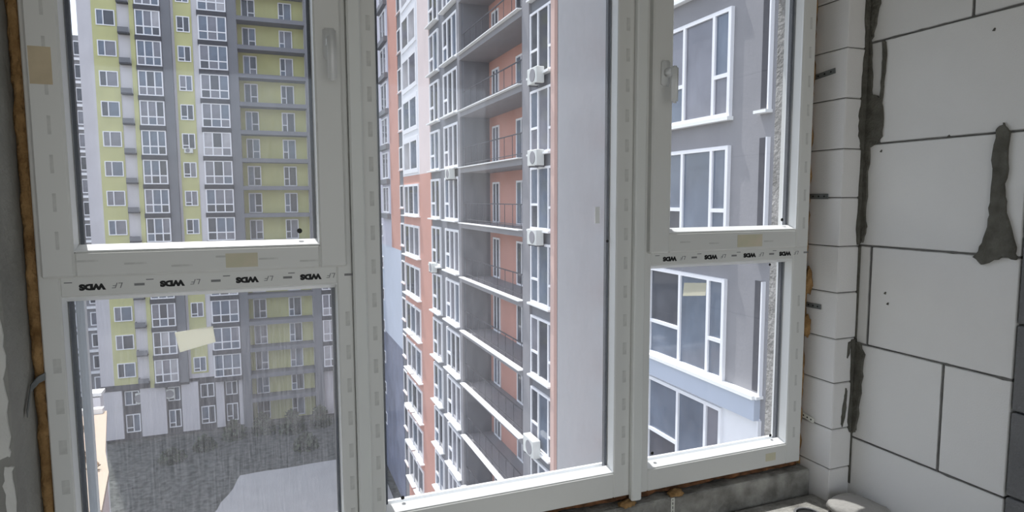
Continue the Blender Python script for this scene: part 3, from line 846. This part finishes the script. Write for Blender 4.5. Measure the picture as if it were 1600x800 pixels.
    # recessed link beside the end wall
    box('link_panel', 11.76, 11.82, 17.2, 18.80, zs + 2.2, zs + 2.86, 'o_frame', rb)
    box('link_panel', 11.76, 11.82, 17.2, 18.80, zs + 0.9, zs + 2.0, 'o_pink', rb)
box('roof', XR - 0.3, 20.2, 18.7, 66.2, RT, RT + 0.5, 'o_grey', rb)
ac_unit('X', (XR - 0.08, 19.60, 5.72), 'white air conditioner under the uppermost full window of the coral block')
ac_unit('X', (XR - 0.08, 19.60, 2.78), 'white air conditioner second from top beside the pale end wall')
ac_unit('X', (XR - 0.08, 19.65, -0.14), 'white air conditioner third from top beside the pale end wall')
ac_unit('X', (XR - 0.10, 19.90, -8.35), 'lowest white air conditioner beside the pale end wall', 1.0, 0.7)
ac_unit('X', (XR - 0.10, 31.2, 2.62), 'white air conditioner under the three-pane window beyond the loggias')
ac_unit('X', (XR - 0.10, 35.3, -2.85), 'pale air conditioner under the window beside the coral column')

# ------------------------------------------------------------------ grey wing seen through the right window
XG = 9.3
gb = empty('apartment_wing', (11, 9, GZ), 'near grey rendered apartment wing with large white windows seen through the right window', 'building')
box('wall', XG, 11.8, 1.0, 13.9, -2.95, RT, 'o_mid', gb)
box('wall', XG, 11.8, 1.0, 8.40, GZ, -2.95, 'o_mid', gb)
box('lower_wall', XG - 0.02, 11.8, 8.40, 13.9, GZ, -2.95, 'o_frame', gb)
rg = random.Random(8)
for k in range(-4, 4):
    zs = 0.43 + 2.88 * k
    wn = fwin(gb, 'X', (XG, 9.50, zs), 2.90, 2.27, [(0, 0.55, [0.88]), (0.55, 1.60, []), (1.60, 2.90, [0.88])], 0.085, 0.09, (1, 2, 0), (4, 3, 2), rnd=rg)
    box('sill', XG - 0.16, XG, 9.46, 12.44, zs - 0.08, zs, 'o_sill', gb)
    nw = box('slit_glass_shade', XG - 0.012, XG + 0.02, 8.42, 8.66, zs + 0.05, zs + 2.35, 'o_dark', gb)  # flat dark box: slit glass with the reveal's shadow painted in
    box('slit_jamb', XG - 0.09, XG, 8.37, 8.41, zs + 0.0, zs + 2.35, 'o_frame', gb)
    box('sill', XG - 0.18, XG, 8.34, 8.68, zs - 0.06, zs, 'o_sill', gb)
box('parapet_band', XG - 0.16, XG, 8.42, 12.75, -2.98, -2.52, 'o_blue', gb)
box('sill', XG - 0.24, XG, 8.40, 12.75, -2.52, -2.44, 'o_sill', gb)
box('pier', XG - 0.14, XG, 12.40, 12.75, -2.44, -0.1, 'o_frame', gb)
box('roof', XG - 0.2, 12.0, 1.0, 13.9, RT, RT + 0.4, 'o_grey', gb)

# ------------------------------------------------------------------ background on the far left
ft = empty('apartment_tower', (-25, 92, GZ), 'narrow far grey tower behind the left edge of the yellow tower', 'building')
box('wall', -30, -18.2, 90, 104, GZ, 21.3, 'o_mid', ft)
for k in range(-8, 8):
    z0 = -0.3 + 2.75 * k
    for x0 in (-23.4, -21.0):
        fwin(ft, 'Y', (x0, 90, z0), 1.7, 1.7, [(0, 0.85, []), (0.85, 1.7, [])], 0.12, 0.08, (0, 2), (3, 2), rnd=rnd)
    box('ledge', -24, -18.2, 89.7, 90, z0 - 0.6, z0 - 0.3, 'o_frame', ft)

an = empty('annex', (-9, 35, GZ), 'low annex with sunlit cream flat roof at the lower left', 'building')
prism('wall', [(-16, 27.2), (-6.75, 27.2), (-7.3, 31.0), (-8.0, 33.8), (-9.35, 40.6), (-16, 40.6)], 'Z', GZ, -11.0, 'o_pink', an)
prism('roof', [(-16, 27.0), (-6.60, 27.0), (-7.15, 31.0), (-7.85, 33.8), (-9.20, 40.8), (-16, 40.8)], 'Z', -11.0, -10.75, 'o_cream', an)
box('curb', -16, -9.3, 40.3, 40.75, -10.75, -10.45, 'o_sill', an)
for (x, y, s, lb) in ((-10.35, 38.6, 0.5, 'brown dry plant on the cream roof, upper one'), (-9.5, 37.4, 0.35, 'brown dry plant at the cream roof edge'), (-8.5, 32.8, 0.45, 'brown dry plant on the cream roof, lower one'), (-7.85, 31.4, 0.4, 'brown dry plant lowest on the cream roof')):
    V, F = [], []
    for q in range(60):
        a, b_ = rnd.uniform(0, 6.28), rnd.uniform(0, 1)
        c = Vector((x, y, -10.75)) + Vector((math.cos(a) * s * b_ * 0.7, math.sin(a) * s * b_ * 0.7, rnd.uniform(0.05, 0.9) * s))
        e1 = Vector((rnd.uniform(-1, 1), rnd.uniform(-1, 1), rnd.uniform(-1, 1))).normalized() * s * 0.18
        e2 = Vector((rnd.uniform(-1, 1), rnd.uniform(-1, 1), rnd.uniform(-1, 1))).normalized() * s * 0.18
        n = len(V)
        V += [c - e1, c - e2, c + e1, c + e2]
        F.append((n, n + 1, n + 2, n + 3))
    tag(mesh_obj('dry_plant', [tuple(v) for v in V], F, 'brown', None, loc=(x, y, -10.75)), lb, 'plant')
for (x, y, w, lb) in ((-11.6, 42.6, 1.0, 'left white rooftop vent box behind the cream roof'), (-10.3, 43.0, 0.8, 'right white rooftop vent box behind the cream roof')):
    t = empty('vent_box', (x, y, -12), lb, 'vent')
    box('stack', x - w / 2, x + w / 2, y - 0.4, y + 0.4, GZ, -10.4, 'o_frame', t)
    box('cap', x - w / 2 - 0.1, x + w / 2 + 0.1, y - 0.5, y + 0.5, -10.3, -10.1, 'o_sill', t)
    for sx in (-1, 1):
        box('post', x + sx * w * 0.4 - 0.05, x + sx * w * 0.4 + 0.05, y - 0.3, y + 0.3, -10.4, -10.3, 'o_grey', t)

# shrubs along the foot of the yellow tower
def shrub(x, y, r, h, label, seed):
    q = random.Random(seed)
    V, F = [], []
    for i in range(420):
        a, e = q.uniform(0, 6.28), q.uniform(-0.2, 1.5)
        d = r * (q.random() ** 0.4)
        c = Vector((x + math.cos(a) * math.cos(e) * d, y + math.sin(a) * math.cos(e) * d, GZ + max(0.05, math.sin(e) * h * (q.random() ** 0.5))))
        e1 = Vector((q.uniform(-1, 1), q.uniform(-1, 1), q.uniform(-1, 1))).normalized() * 0.22
        e2 = Vector((q.uniform(-1, 1), q.uniform(-1, 1), q.uniform(-1, 1))).normalized() * 0.22
        n = len(V)
        V += [c - e1, c - e2, c + e1, c + e2]
        F.append((n, n + 1, n + 2, n + 3))
    t = empty('shrub', (x, y, GZ), label, 'shrub', 'shrubs at the foot of the yellow tower')
    mesh_obj('foliage', [tuple(v) for v in V], F, 'leaf', t, loc=(x, y, GZ))
    box('stem', x - 0.08, x + 0.08, y - 0.08, y + 0.08, GZ, GZ + h * 0.6, 'brown', t)
shr = [(-4.0, 68.0, 1.2, 1.9), (-1.2, 68.6, 1.2, 2.1), (1.7, 67.6, 1.3, 2.4), (4.6, 68.4, 1.2, 2.2), (7.2, 66.5, 1.1, 2.6), (-6.6, 66.0, 1.1, 1.3), (-9.2, 64.0, 1.2, 1.1), (2.8, 62.6, 1.3, 1.5)]
sl_ = ['bush at the foot of the yellow tower, left of the loggia column', 'bush below the left loggia doors of the yellow tower', 'bush below the right loggia doors of the yellow tower', 'bush under the right grey column of the yellow tower', 'tall bush farthest right before the yellow tower', 'small low bush in front of the narrow white panels', 'lowest flat bush on the lawn, farthest left', 'round bush standing forward on the lawn near the paving']
for i, (s, lb) in enumerate(zip(shr, sl_)):
    shrub(*s, lb, 50 + i)
